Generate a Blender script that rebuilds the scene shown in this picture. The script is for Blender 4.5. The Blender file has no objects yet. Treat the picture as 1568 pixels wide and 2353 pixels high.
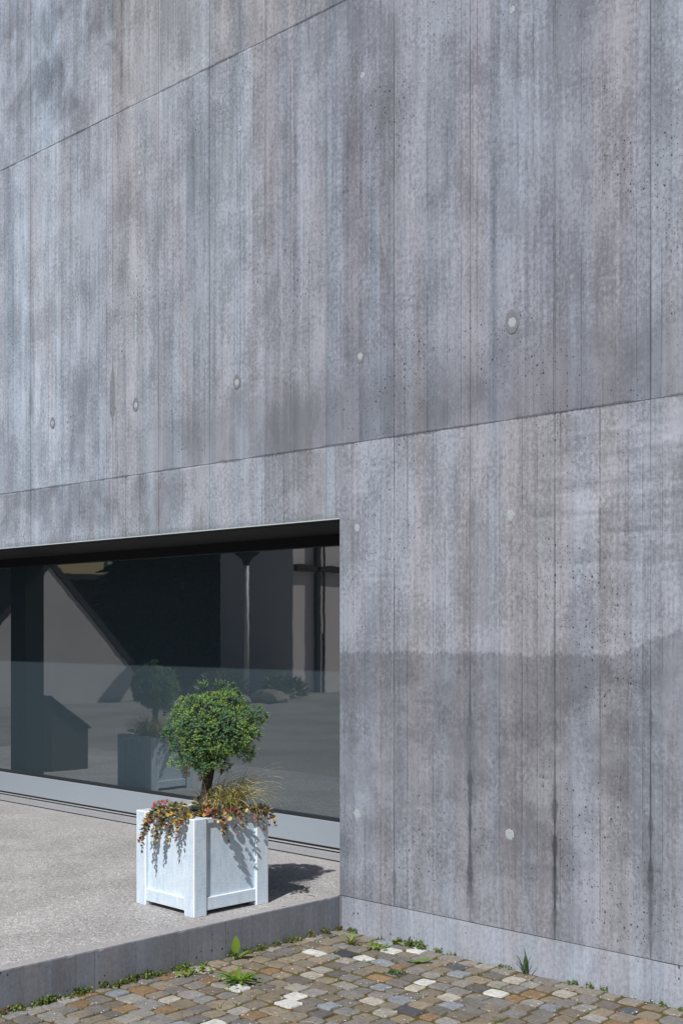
import bpy, bmesh, math, random
import numpy as np
from mathutils import Vector, Matrix

S = bpy.context.scene
C = S.collection
rnd = random.Random(11)
R = math.radians

# ------------------------------------------------------------------ camera, light, exposure
# x runs along the facade (to the right), y runs into the building, z = 0 on the cobbles
CAM = Vector((4.674, -4.814, 1.624))
YAW = math.atan2(.6957, .7185)
cd = bpy.data.cameras.new('camera'); cam = bpy.data.objects.new('camera', cd); C.objects.link(cam)
cam.location = CAM; cam.rotation_euler = (R(90), 0, YAW)
cd.sensor_fit = 'HORIZONTAL'; cd.sensor_width = 24.0; cd.lens = 2826 / 1568 * 24
cd.shift_y = (1450 - 1176) / 1568
cd.clip_start = .05; cd.clip_end = 500
S.camera = cam

SUN_EL = R(46.5)
AZ = Vector((-.38, .925, 0)).normalized()
sun_dir = Vector((AZ.x * math.cos(SUN_EL), AZ.y * math.cos(SUN_EL), -math.sin(SUN_EL)))
w = bpy.data.worlds.new('World'); S.world = w; w.use_nodes = True
wn = w.node_tree; bg = wn.nodes['Background']
sky = wn.nodes.new('ShaderNodeTexSky'); sky.sky_type = 'NISHITA'; sky.sun_disc = False
sky.sun_elevation = SUN_EL; sky.sun_rotation = math.atan2(-AZ.x, -AZ.y)
wn.links.new(sky.outputs[0], bg.inputs[0]); bg.inputs[1].default_value = .05
sl = bpy.data.lights.new('sun', 'SUN'); sl.energy = 5.0; sl.angle = R(.53); sl.color = (1, .975, .94)
so = bpy.data.objects.new('sun', sl); C.objects.link(so)
so.rotation_euler = sun_dir.to_track_quat('-Z', 'Y').to_euler(); so.location = (6, -14, 15)
S.view_settings.view_transform = 'Standard'; S.view_settings.look = 'None'
S.view_settings.exposure = -.18; S.view_settings.gamma = 1; S.view_settings.use_curve_mapping = False
S.cycles.caustics_reflective = False; S.cycles.caustics_refractive = False
S.cycles.max_bounces = 8; S.cycles.transparent_max_bounces = 12
S.cycles.sample_clamp_indirect = 6.0

# ------------------------------------------------------------------ node helper
class N:
    def __init__(s, name):
        s.m = bpy.data.materials.new(name); s.m.use_nodes = True
        s.t = s.m.node_tree; s.t.nodes.clear()
        s.out = s.t.nodes.new('ShaderNodeOutputMaterial')
        s.geo = None
    def put(s, sock, v):
        if hasattr(v, 'is_linked') or isinstance(v, bpy.types.NodeSocket): s.t.links.new(v, sock)
        elif isinstance(v, (tuple, list)) and len(v) == 3 and sock.type == 'RGBA': sock.default_value = (*v, 1)
        else: sock.default_value = v
    def node(s, typ, **kw):
        n = s.t.nodes.new(typ)
        for k, v in kw.items(): setattr(n, k, v)
        return n
    def M(s, op, a, b=0.0, c=None, clamp=False):
        n = s.node('ShaderNodeMath', operation=op, use_clamp=clamp)
        s.put(n.inputs[0], a); s.put(n.inputs[1], b)
        if c is not None: s.put(n.inputs[2], c)
        return n.outputs[0]
    def add(s, a, b): return s.M('ADD', a, b)
    def sub(s, a, b): return s.M('SUBTRACT', a, b)
    def mul(s, a, b): return s.M('MULTIPLY', a, b)
    def ma(s, a, b, c): return s.M('MULTIPLY_ADD', a, b, c)
    def ss(s, v, lo, hi, a=0.0, b=1.0):
        n = s.node('ShaderNodeMapRange', interpolation_type='SMOOTHSTEP')
        for i, q in enumerate((v, lo, hi, a, b)): s.put(n.inputs[i], q)
        return n.outputs[0]
    def xyz(s, v):
        n = s.node('ShaderNodeSeparateXYZ'); s.put(n.inputs[0], v); return n.outputs
    def vec(s, x, y=0.0, z=0.0):
        n = s.node('ShaderNodeCombineXYZ')
        for i, q in enumerate((x, y, z)): s.put(n.inputs[i], q)
        return n.outputs[0]
    def pos(s):
        if not s.geo: s.geo = s.node('ShaderNodeNewGeometry')
        return s.geo.outputs['Position']
    def objco(s): return s.node('ShaderNodeTexCoord').outputs['Object']
    def noise(s, v, sc=1.0, det=3.0, ro=.55, dist=0.0):
        n = s.node('ShaderNodeTexNoise'); s.put(n.inputs['Vector'], v)
        n.inputs['Scale'].default_value = sc; n.inputs['Detail'].default_value = det
        n.inputs['Roughness'].default_value = ro; n.inputs['Distortion'].default_value = dist
        return n.outputs[0]
    def noisec(s, v, sc, det=2.0):
        n = s.node('ShaderNodeTexNoise'); s.put(n.inputs['Vector'], v)
        n.inputs['Scale'].default_value = sc; n.inputs['Detail'].default_value = det
        return n.outputs[1]
    def voro(s, v, sc=1.0, feat='F1', dim='2D'):
        n = s.node('ShaderNodeTexVoronoi', feature=feat, voronoi_dimensions=dim)
        s.put(n.inputs['Vector'], v); n.inputs['Scale'].default_value = sc
        return n.outputs['Distance'], n.outputs['Color']
    def white(s, v):
        n = s.node('ShaderNodeTexWhiteNoise', noise_dimensions='1D'); s.put(n.inputs['W'], v); return n.outputs[0]
    def mix(s, f, a, b, mode='MIX'):
        n = s.node('ShaderNodeMix', data_type='RGBA', blend_type=mode)
        s.put(n.inputs[0], f); s.put(n.inputs[6], a); s.put(n.inputs[7], b); return n.outputs[2]
    def scale(s, col, f):
        n = s.node('ShaderNodeVectorMath', operation='SCALE'); s.put(n.inputs[0], col); s.put(n.inputs[3], f); return n.outputs[0]
    def ramp(s, f, pts):
        n = s.node('ShaderNodeValToRGB'); s.put(n.inputs[0], f); e = n.color_ramp.elements
        while len(e) < len(pts): e.new(.5)
        for q, (p, c) in zip(e, pts): q.position = p; q.color = (*c, 1)
        return n.outputs[0]
    def bump(s, h, st=.4, d=.005, nrm=None):
        n = s.node('ShaderNodeBump'); s.put(n.inputs['Height'], h)
        n.inputs['Strength'].default_value = st; n.inputs['Distance'].default_value = d
        if nrm: s.put(n.inputs['Normal'], nrm)
        return n.outputs[0]
    def oinfo(s): return s.node('ShaderNodeObjectInfo')
    def pbr(s, col, rough=.7, metal=0.0, spec=.3, nrm=None, trans=None):
        p = s.node('ShaderNodeBsdfPrincipled')
        s.put(p.inputs['Base Color'], col); s.put(p.inputs['Roughness'], rough); s.put(p.inputs['Metallic'], metal)
        p.inputs['Specular IOR Level'].default_value = spec
        if nrm: s.put(p.inputs['Normal'], nrm)
        sh = p.outputs[0]
        if trans:
            tr = s.node('ShaderNodeBsdfTranslucent'); s.put(tr.inputs[0], col)
            mx = s.node('ShaderNodeMixShader'); mx.inputs[0].default_value = trans
            s.t.links.new(sh, mx.inputs[1]); s.t.links.new(tr.outputs[0], mx.inputs[2]); sh = mx.outputs[0]
        s.t.links.new(sh, s.out.inputs[0]); return s.m

# ------------------------------------------------------------------ materials
def concrete(name, axis='x', weather=True, base=1.0, pits=1.0, soft=1.0):
    n = N(name); X, Y, Z = n.xyz(n.pos()); h = X if axis == 'x' else Y
    oi = n.oinfo()
    n1 = n.noise(n.vec(n.mul(h, 11), n.mul(Z, .42)), det=4)
    n2 = n.noise(n.vec(n.mul(h, 48), n.mul(Z, .8), 3.1), det=4, ro=.6)
    n3 = n.noise(n.vec(n.mul(h, 210), n.mul(Z, 11), 1.7), det=3, ro=.65)
    n4 = n.noise(n.vec(n.mul(h, 2.1), n.mul(Z, 1.7), 5.0), det=7, ro=.66, dist=.35)
    n5 = n.noise(n.vec(n.mul(h, 62), n.mul(Z, 44), 9.0), det=5, ro=.7)
    n6 = n.noise(n.vec(n.mul(h, 6.5), n.mul(Z, 2.6), 2.0), det=8, ro=.68)
    hue = n.noise(n.vec(n.mul(h, 5.0), n.mul(Z, .3), 12.0), det=3)
    # planks of uneven width, a new set above every pour joint
    lvl = n.add(n.M('GREATER_THAN', Z, 2.64), n.M('GREATER_THAN', Z, 5.055))
    hb = n.ma(n.noise(n.vec(n.mul(h, 3.7), n.mul(lvl, 7.7)), det=1), 2.6, n.mul(h, 9.0))
    cell = n.M('FLOOR', hb); fr = n.M('FRACT', hb)
    bt = n.white(n.ma(lvl, 31.0, cell))
    ed = n.M('MINIMUM', fr, n.sub(1.0, fr))
    edge = n.mul(n.ss(ed, .010, .028, 1, 0), n.ss(n.noise(n.vec(n.mul(h, 3), n.mul(Z, 2.1), 20.0), det=5), .42, .56))
    v = n.ma(n.sub(bt, .5), .14, 1.0)
    for q, a in ((n1, .46), (n2, .20), (n3, .30), (n5, .44)): v = n.ma(n.sub(q, .5), a * soft, v)
    upm = n.ss(Z, 2.6, 2.68, .34 * soft, .85 * soft)
    for fq, wp, am, zf in ((8.0, 1.3, .30, .6), (15.0, 1.5, .30, .8), (37.0, 1.6, .20, 1.1)):
        c2 = n.M('FLOOR', n.ma(n.noise(n.vec(n.mul(h, 8), n.mul(lvl, 3.3), fq), det=1), wp, n.mul(h, fq)))
        msk = n.ss(n.noise(n.vec(n.mul(c2, 3.71), n.mul(Z, zf), n.mul(lvl, 9.1)), det=4), .43, .60)
        v = n.mul(v, n.ma(n.mul(n.mul(n.sub(n.white(n.ma(lvl, 17.0, c2)), .55), msk), upm), am, 1.0))
    rag = n.add(n.mul(n.sub(n5, .5), .52), n.mul(n.sub(n2, .5), .22))
    v = n.mul(v, n.ss(n.add(n4, rag), .38, .60, 1 - .20 * soft, 1.07))
    v = n.mul(v, n.ss(n.add(n6, rag), .36, .60, 1 - .15 * soft, 1.06))
    v = n.mul(v, n.ma(edge, -.34 * soft, 1.0))
    stain = None
    if not weather: n1 = n1
    if weather:
        right = n.ss(h, -.3, .1)
        # tide mark left by water on the lower right part
        zt = n.add(n.ma(n.noise(n.vec(n.mul(h, 6), 0, 4.0), det=6, ro=.65), .13, 1.45), n.mul(n.M('MAXIMUM', n.sub(h, 1.72), 0.0), .36))
        t = n.mul(n.ss(n.add(n.sub(Z, zt), n.mul(n.sub(n5, .5), .05)), -.012, .014, 1, 0), right)
        t = n.mul(t, n.ss(n.sub(zt, Z), .0, .75, 1.0, .38))
        v = n.mul(v, n.ma(t, -.29, 1.0))
        mott = n.mul(n.mul(n.ss(n.add(n.noise(n.vec(n.mul(h, 3.3), n.mul(Z, 4.0), 33.0), det=8, ro=.7), n.mul(rag, .5)), .44, .60), right), n.mul(n.ss(Z, .25, .55), n.ss(Z, 1.35, 1.6, 1, 0)))
        v = n.mul(v, n.ma(mott, -.20, 1.0))
        # wavy pour layers right of the opening
        wv = n.noise(n.vec(n.mul(h, 1.3), n.mul(Z, 10.5), 41.0), det=5, ro=.6, dist=.4)
        wm = n.mul(n.ss(h, 1.1, 1.6), n.mul(n.ss(Z, 1.75, 2.0), n.ss(Z, 2.5, 2.66, 1, 0)))
        v = n.mul(v, n.ma(n.mul(n.sub(wv, .52), wm), 1.5, 1.0))
        # dark damp clouds, mostly over the upper left, and under the joints
        cl = n.noise(n.vec(n.mul(h, 2.3), n.mul(n.ma(h, -.22, Z), 2.0), 55.0), det=8, ro=.62, dist=.4)
        cl = n.add(cl, n.mul(rag, .25))
        cm = n.mul(n.ss(h, -1.85, -2.15), n.ss(Z, 5.0, 5.3))
        v = n.mul(v, n.ma(n.mul(n.ss(cl, .45, .62), cm), -.38, 1.0))
        lo = n.mul(n.mul(n.ss(Z, 2.25, 2.4), n.ss(Z, 2.62, 2.66, 1, 0)), n.ss(h, -.9, -2.0))
        v = n.mul(v, n.ma(n.mul(n.ss(cl, .43, .56), lo), -.30, 1.0))
        up = n.mul(n.mul(n.ss(Z, 2.63, 2.66), n.ss(Z, 2.85, 3.15, 1, 0)), n.ss(h, -2.3, -1.2))
        v = n.mul(v, n.ma(n.mul(up, n.ss(n.add(n6, rag), .36, .60)), -.32, 1.0))
        # drips following the panel joints
        ds = n.mul(n.M('ABSOLUTE', n.sub(n.M('FRACT', n.ma(n.add(h, .103), 2.0, .5)), .5)), .5)
        jn = n.noise(n.vec(n.mul(n.M('FLOOR', n.ma(n.add(h, .103), 2.0, .5)), 5.3), n.mul(Z, 1.9), 60.0), det=4)
        low = n.M('MAXIMUM', n.mul(n.ss(Z, .2, .35), n.ss(Z, 1.0, 1.4, 1, 0)), n.mul(n.mul(n.ss(Z, 2.66, 2.7), n.ss(Z, 3.2, 3.5, 1, 0)), n.ss(h, -1.5, -2.0)))
        wdt = n.ma(n.mul(n.ss(jn, .44, .60), low), .038, .0045)
        wdt = n.ma(n.sub(n5, .5), .012, wdt)
        js = n.ss(ds, n.mul(wdt, .35), wdt, 1, 0)
        js = n.mul(js, n.ss(n.noise(n.vec(n.mul(n.M('FLOOR', n.ma(n.add(h, .103), 2.0, .5)), 7.9), n.mul(Z, 1.3), 64.0), det=5), .38, .60, .25, 1.0))
        v = n.mul(v, n.ma(js, -.46, 1.0))
        # long damp runs on the joints right of the opening
        rn = n.noise(n.vec(n.mul(n.M('FLOOR', n.ma(n.add(h, .103), 2.0, .5)), 3.7), n.mul(Z, 5.5), 66.0), det=3)
        rw = n.ma(n.sub(n5, .5), .008, n.ma(n.ss(rn, .42, .66), .020, .0045))
        rm = n.mul(n.ss(h, .6, .8), n.mul(n.ss(Z, .29, .36), n.ss(n.ma(n.sub(h, .9), -.10, Z), .93, 1.05, 1, 0)))
        v = n.mul(v, n.ma(n.mul(n.ss(ds, n.mul(rw, .5), rw, 1, 0), rm), -.40, 1.0))
        for zz in (2.642, 5.053):
            dz = n.sub(Z, n.ma(n.sub(n6, .5), .022, n.ma(n.sub(n5, .5), .012, zz)))
            sw = n.ma(n.ss(n.noise(n.vec(n.mul(h, 2.5), zz, 80.0), det=3), .42, .58), .0065, .0022)
            v = n.mul(v, n.ma(n.ss(n.M('ABSOLUTE', dz), n.mul(sw, .6), n.mul(sw, 1.5), 1, 0), -.42, 1.0))
            lt = n.mul(n.ss(n.M('ABSOLUTE', n.add(dz, .007)), .002, .007, 1, 0), n.ss(n.noise(n.vec(n.mul(h, 3.1), zz, 90.0), det=3), .44, .56))
            v = n.mul(v, n.ma(lt, .22, 1.0))
        # dirt along the bottom edge of the lintel
        le = n.mul(n.mul(n.ss(Z, 2.24, n.ma(n6, .09, 2.245), 1, 0), n.ss(h, .02, -.05)), .8)
        v = n.mul(v, n.ma(le, -.30, 1.0))
    # air holes
    vec1 = n.vec(n.mul(h, 30), n.mul(Z, 24))
    d1, c1 = n.voro(vec1); r1 = n.xyz(c1)[0]
    dens = n.ss(n.noise(n.vec(n.mul(h, 1.6), n.mul(Z, 1.2), 70.0), det=4), .44, .64)
    rad = n.mul(n.ss(r1, .66, 1.0, .0, .145 * pits), n.ma(dens, .85, .15))
    wob = n.mul(n.sub(n.noise(n.vec(n.mul(h, 300), n.mul(Z, 260)), 1, 2), .5), .16)
    d1 = n.add(d1, wob)
    h1 = n.ss(n.sub(d1, rad), -.035, .02, 1, 0); h1 = n.mul(h1, n.M('GREATER_THAN', rad, .02))
    d2, c2 = n.voro(n.vec(n.mul(h, 75), n.mul(Z, 58)))
    rad2 = n.mul(n.ss(n.xyz(c2)[0], .6, 1.0, 0, .24), dens)
    h2 = n.mul(n.ss(n.sub(d2, rad2), -.05, .04, 1, 0), n.M('GREATER_THAN', rad2, .03))
    hole = n.M('MAXIMUM', h1, n.mul(h2, .75))
    halo = n.mul(n.ss(n.sub(d1, rad), .0, .14, 1, 0), n.M('GREATER_THAN', rad, .05))
    v = n.mul(v, n.ma(halo, -.05, 1.0)); v = n.mul(v, n.ma(hole, -.74, 1.0))
    col = n.mix(n.ss(hue, .38, .66), (.304, .333, .388), (.318, .321, .360))
    col = n.mix(1.0, col, oi.outputs['Color'], 'MULTIPLY')
    col = n.scale(col, n.mul(v, base))
    hgt = n.add(n.ma(hole, -1.2, n.mul(n3, .35)), n.ma(n2, .35, n.ma(edge, -.5, n.mul(n5, .4))))
    return n.pbr(col, rough=n.ss(n5, .3, .7, .72, .9), spec=.25, nrm=n.bump(hgt, .5, .003))

M_CONC = concrete('board_marked_concrete')
M_CONCY = concrete('riser_concrete', 'y', False, .62, 1.8, .42)
M_PLINTH = concrete('plinth_concrete', 'x', False, 1.10, 1.3, .55)

def simple(name, col, rough=.7, metal=0.0, spec=.3, sc=20, amt=.15, trans=None, bump=0.0, sheen=None):
    n = N(name); v = n.noise(n.objco(), sc, 5, .6)
    c = n.scale(n.vec(*col), n.ma(n.sub(v, .5), amt * 2, 1.0))
    return n.pbr(c, rough, metal, spec, n.bump(v, .4, bump) if bump else None, trans)

def aggregate():
    n = N('washed_aggregate_concrete'); P = n.pos(); X, Y, Z = n.xyz(P)
    p2 = n.vec(X, Y)
    d, c = n.voro(p2, 78); d2, c2 = n.voro(p2, 210)
    r, g, b = n.xyz(c); r2, g2, b2 = n.xyz(c2)
    big = n.noise(p2, 1.6, 6, .62, .4); mid = n.noise(p2, 30, 5, .7)
    base = n.mix(n.ss(mid, .3, .7), (.355, .348, .35), (.455, .447, .452))
    pale = n.mul(n.ss(r, .72, .8), n.ss(d, .36, .22, 0, 1)); dark = n.mul(n.ss(g, .76, .84), n.ss(d, .4, .28, 0, 1))
    tan = n.mul(n.ss(b, .84, .9), n.ss(d, .42, .3, 0, 1))
    sp = n.mul(n.ss(r2, .8, .95), n.ss(d2, .4, .2, 0, 1)); sd = n.mul(n.ss(g2, .75, .95), n.ss(d2, .45, .2, 0, 1))
    col = n.mix(n.mul(sp, .6), base, (.58, .56, .54)); col = n.mix(n.mul(sd, .6), col, (.14, .135, .14))
    col = n.mix(n.mul(pale, .85), col, (.88, .86, .83)); col = n.mix(n.mul(dark, .85), col, (.10, .10, .11))
    col = n.mix(n.mul(tan, .7), col, (.46, .36, .24))
    col = n.scale(col, n.ss(big, .34, .64, .84, 1.06))
    band = n.M('MAXIMUM', n.ss(X, -.075, -.055), n.mul(n.ss(n.add(Y, n.mul(big, .3)), .45, .65), .6))
    col = n.mix(n.mul(band, .75), col, n.scale(n.vec(.36, .35, .355), n.ma(mid, .35, .8)))
    hg = n.add(n.mul(d, -.5), n.mul(mid, .4))
    return n.pbr(col, .85, spec=.25, nrm=n.bump(hg, .35, .004))
M_AGG = aggregate()

def cobble_mat(far=False):
    n = N('far_sett_stone' if far else 'sett_stone'); oi = n.oinfo(); o = n.objco(); P = n.pos()
    a = n.noise(P, 60, 6, .7); b = n.noise(P, 260, 3, .6); c = n.noise(P, 14, 4)
    X, Y, Z = n.xyz(P)
    gr = n.noise(n.vec(n.mul(X, 40), n.mul(Y, 190), n.mul(oi.outputs['Random'], 30.0)), 1, 4)
    f = n.add(n.add(n.ma(n.sub(a, .5), 1.2, 1.0), n.mul(n.sub(b, .5), .8)), n.add(n.mul(n.sub(c, .5), .7), n.mul(n.sub(gr, .5), .9)))
    src = oi.outputs['Color']
    if far: at = n.node('ShaderNodeAttribute'); at.attribute_name = 'stone_colour'; src = at.outputs['Color']
    col = n.scale(src, f)
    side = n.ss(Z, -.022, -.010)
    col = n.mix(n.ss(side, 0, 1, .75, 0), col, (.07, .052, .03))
    return n.pbr(col, .75, spec=.3, nrm=n.bump(n.add(a, n.mul(b, .5)), .7, .006))
M_COB = cobble_mat(); M_COBF = cobble_mat(True)

def joint_mat():
    n = N('mossy_joint_soil'); P = n.pos()
    a = n.noise(P, 5, 5, .6); b = n.noise(P, 130, 4, .7)
    col = n.mix(n.ss(a, .38, .62), (.150, .098, .034), (.125, .118, .034)); col = n.mix(n.ss(b, .55, .75), col, (.15, .11, .06))
    return n.pbr(col, .95, spec=.1, nrm=n.bump(b, .9, .01))
M_JOINT = joint_mat()

def yard_mat():
    n = N('yard_gravel'); P = n.pos(); a = n.noise(P, .6, 6, .6); b = n.noise(P, 25, 4, .7)
    col = n.mix(n.ss(a, .35, .65), (.22, .215, .20), (.30, .29, .27))
    return n.pbr(n.scale(col, n.ma(n.sub(b, .5), .8, 1.0)), .9, spec=.2)
M_YARD = yard_mat()

def planter_mat():
    n = N('limewashed_planter'); o = n.objco(); X, Y, Z = n.xyz(o); oi = n.oinfo()
    u = n.add(X, Y)
    br = n.noise(n.vec(n.mul(u, 30), n.mul(Z, 260), n.mul(oi.outputs['Random'], 9.0)), 1, 3, .6)
    bv = n.noise(n.vec(n.mul(u, 230), n.mul(Z, 14), n.mul(oi.outputs['Random'], 7.0)), 1, 4, .6)
    lv = n.noise(n.vec(n.mul(u, 26), n.mul(Z, 5.0), n.mul(oi.outputs['Random'], 7.0)), 1, 5, .65)
    cl = n.noise(o, 9, 5, .6)
    f = n.add(n.mul(n.add(br, bv), .28), n.add(n.mul(lv, .3), n.mul(cl, .16)))
    col = n.ramp(f, [(.36, (.40, .51, .63)), (.45, (.52, .64, .76)), (.54, (.63, .735, .83)), (.66, (.76, .82, .87))])
    return n.pbr(col, .62, spec=.35, nrm=n.bump(n.add(br, n.mul(bv, .8)), .45, .003))
M_PLANT = planter_mat()
M_WORN = simple('worn_white_edge', (.86, .88, .9), .6, sc=60, amt=.1)
M_SOIL = simple('potting_soil', (.035, .025, .018), .95, sc=90, amt=.4, bump=.01)
M_ALU = simple('grey_anodised_aluminium', (.32, .365, .42), .42, .15, .5, sc=3, amt=.03)
M_ALU2 = simple('dull_threshold_aluminium', (.36, .375, .40), .5, .2, .5, sc=14, amt=.1)
M_STRIP = simple('bright_steel_track', (.75, .75, .76), .35, .6, .5)
M_BLACK = simple('black_gasket', (.02, .018, .02), .5, spec=.4)
M_SOFF = simple('dark_soffit_panel', (.020, .018, .019), .6, spec=.3, sc=4)
M_HEAD = simple('black_header', (.008, .008, .009), .6, spec=.2)
M_LINE = simple('pale_drip_edge', (.45, .52, .54), .5, spec=.3)
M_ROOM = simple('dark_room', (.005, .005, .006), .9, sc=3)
M_PLUG = simple('mortar_plug', (.39, .425, .46), .9, sc=160, amt=.45, bump=.01)
M_RING = simple('plug_recess', (.20, .205, .235), .9, sc=120, amt=.35, bump=.006)

def glass_mat():
    n = N('double_glazing')
    bp = n.bump(n.noise(n.vec(n.mul(n.xyz(n.pos())[0], 1.3), 0, n.mul(n.xyz(n.pos())[2], 5.0)), 1, 3), .004, .05)
    gl = n.node('ShaderNodeBsdfGlossy'); gl.inputs['Roughness'].default_value = .012; gl.inputs[0].default_value = (.97, .99, 1, 1); n.put(gl.inputs['Normal'], bp)
    tr = n.node('ShaderNodeBsdfTransparent'); tr.inputs[0].default_value = (.10, .12, .12, 1)
    fr = n.node('ShaderNodeFresnel'); fr.inputs[0].default_value = 2.9
    mx = n.node('ShaderNodeMixShader'); n.put(mx.inputs[0], fr.outputs[0]); n.t.links.new(tr.outputs[0], mx.inputs[1]); n.t.links.new(gl.outputs[0], mx.inputs[2])
    df = n.node('ShaderNodeBsdfDiffuse'); df.inputs[0].default_value = (.52, .78, .95, 1)
    m2 = n.node('ShaderNodeMixShader'); m2.inputs[0].default_value = .054
    n.t.links.new(mx.outputs[0], m2.inputs[1]); n.t.links.new(df.outputs[0], m2.inputs[2])
    n.t.links.new(m2.outputs[0], n.out.inputs[0]); return n.m
M_GLASS = glass_mat()

def leaf_mat(name, rough=.5, trans=.2, amt=.35, sc=200):
    n = N(name); oi = n.oinfo(); v = n.noise(n.objco(), sc, 3)
    c = n.scale(oi.outputs['Color'], n.ma(n.sub(v, .5), amt * 2, 1.0))
    return n.pbr(c, rough, spec=.35, trans=trans)
M_SED = leaf_mat('stonecrop_leaf')
M_WEED = leaf_mat('weed_leaf', .5, .3, .25, 60)
def needle(name, col, rough=.45):
    n = N(name); v = n.noise(n.pos(), 55, 3)
    return n.pbr(n.scale(n.vec(*col), n.ma(n.sub(v, .5), .8, 1.0)), rough, spec=.4, trans=.12)
M_ND = [needle('juniper_needle', (.115, .225, .145)), needle('juniper_needle_green', (.125, .255, .085)),
        needle('juniper_new_growth', (.31, .45, .10)), needle('juniper_dry', (.15, .11, .045))]
M_BARK = simple('bark', (.055, .045, .042), .9, sc=70, amt=.5, bump=.02)
M_SEDGE = [needle('sedge_gold', (.55, .48, .19)), needle('sedge_olive', (.30, .30, .10)), needle('sedge_straw', (.72, .64, .36))]
M_MOSS = [needle('moss_green', (.085, .14, .03)), needle('moss_bright', (.16, .22, .045)), needle('moss_brown', (.17, .11, .04))]
M_PETAL = simple('white_petal', (.75, .72, .66), .8)
M_TWIG = simple('dry_twig', (.45, .38, .28), .8)
M_STEM = simple('red_stem', (.20, .085, .05), .6)

# ------------------------------------------------------------------ mesh helpers
def mesh(name, v, f, mats, parent=None, mi=None, smooth=False):
    me = bpy.data.meshes.new(name); me.from_pydata([tuple(q) for q in v], [], f)
    for m in (mats if isinstance(mats, (list, tuple)) else [mats]): me.materials.append(m)
    if mi is not None: me.polygons.foreach_set('material_index', np.asarray(mi, dtype=np.int32))
    if smooth: me.polygons.foreach_set('use_smooth', np.ones(len(me.polygons), dtype=bool))
    me.update(); return link(name, me, parent)
def link(name, me, parent=None):
    o = bpy.data.objects.new(name, me); C.objects.link(o)
    if parent: o.parent = parent
    return o
def tag(o, label=None, cat=None, group=None, kind=None):
    for k, v in (('label', label), ('category', cat), ('group', group), ('kind', kind)):
        if v: o[k] = v
    return o
def thing(name, loc, label, cat, group=None, rz=0):
    o = bpy.data.objects.new(name, None); C.objects.link(o); o.location = loc; o.rotation_euler = (0, 0, rz); o.empty_display_size = .1
    return tag(o, label, cat, group)
def box_bm(bm, x0, x1, y0, y1, z0, z1, mi=0):
    vs = [bm.verts.new(p) for p in ((x0, y0, z0), (x1, y0, z0), (x1, y1, z0), (x0, y1, z0), (x0, y0, z1), (x1, y0, z1), (x1, y1, z1), (x0, y1, z1))]
    for q in ((0, 3, 2, 1), (4, 5, 6, 7), (0, 1, 5, 4), (1, 2, 6, 5), (2, 3, 7, 6), (3, 0, 4, 7)):
        bm.faces.new([vs[i] for i in q]).material_index = mi
def box(name, b, mat, parent=None, bevel=0.0, seg=1):
    bm = bmesh.new(); box_bm(bm, *b)
    if bevel: bmesh.ops.bevel(bm, geom=bm.edges[:], offset=bevel, segments=seg, affect='EDGES', profile=.5)
    me = bpy.data.meshes.new(name); bm.to_mesh(me); bm.free(); me.materials.append(mat); return link(name, me, parent)
def prism(name, pts, y0, y1, mat, parent=None, bevel=.0006):
    """polygon in (x,z), extruded from y0 (front) to y1"""
    bm = bmesh.new(); a = [bm.verts.new((x, y0, z)) for x, z in pts]; b = [bm.verts.new((x, y1, z)) for x, z in pts]
    n = len(pts); bm.faces.new(a); bm.faces.new(b[::-1])
    for i in range(n): bm.faces.new([a[i], b[i], b[(i + 1) % n], a[(i + 1) % n]])
    bmesh.ops.recalc_face_normals(bm, faces=bm.faces[:])
    if bevel: bmesh.ops.bevel(bm, geom=[e for e in bm.edges if all(v.co.y < y0 + 1e-5 for v in e.verts)], offset=bevel, segments=1, affect='EDGES')
    me = bpy.data.meshes.new(name); bm.to_mesh(me); bm.free(); me.materials.append(mat); return link(name, me, parent)
def tube(path, radii, seg=8, closed_end=True):
    v, f = [], []; P = [Vector(p) for p in path]
    for i, p in enumerate(P):
        d = (P[min(i + 1, len(P) - 1)] - P[max(i - 1, 0)]).normalized()
        a = d.orthogonal().normalized() if i == 0 else (a - d * a.dot(d)).normalized()
        b = d.cross(a)
        r = radii[i] if isinstance(radii, (list, tuple)) else radii
        for k in range(seg):
            t = 2 * math.pi * k / seg; v.append(p + a * (r * math.cos(t)) + b * (r * math.sin(t)))
    for i in range(len(P) - 1):
        for k in range(seg):
            k2 = (k + 1) % seg; f.append((i * seg + k, i * seg + k2, (i + 1) * seg + k2, (i + 1) * seg + k))
    if closed_end: f.append(tuple(range(seg))[::-1]); f.append(tuple((len(P) - 1) * seg + k for k in range(seg)))
    return v, f
class Acc:
    """collects pieces into one mesh"""
    def __init__(s): s.v, s.f, s.m = [], [], []
    def put(s, v, f, m=0):
        o = len(s.v); s.v.extend(v); s.f.extend(tuple(i + o for i in q) for q in f); s.m.extend([m] * len(f))
    def build(s, name, mats, parent=None, smooth=False): return mesh(name, s.v, s.f, mats, parent, s.m, smooth)
def rv(): 
    while True:
        p = Vector((rnd.uniform(-1, 1), rnd.uniform(-1, 1), rnd.uniform(-1, 1)))
        if .05 < p.length < 1: return p.normalized()

ZT = .183      # terrace level
# ------------------------------------------------------------------ ground, terrace
g = mesh('ground', [(-150, -150, -.05), (150, -150, -.05), (150, 150, -.05), (-150, 150, -.05)], [(0, 1, 2, 3)], M_YARD); tag(g, kind='structure')

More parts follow.
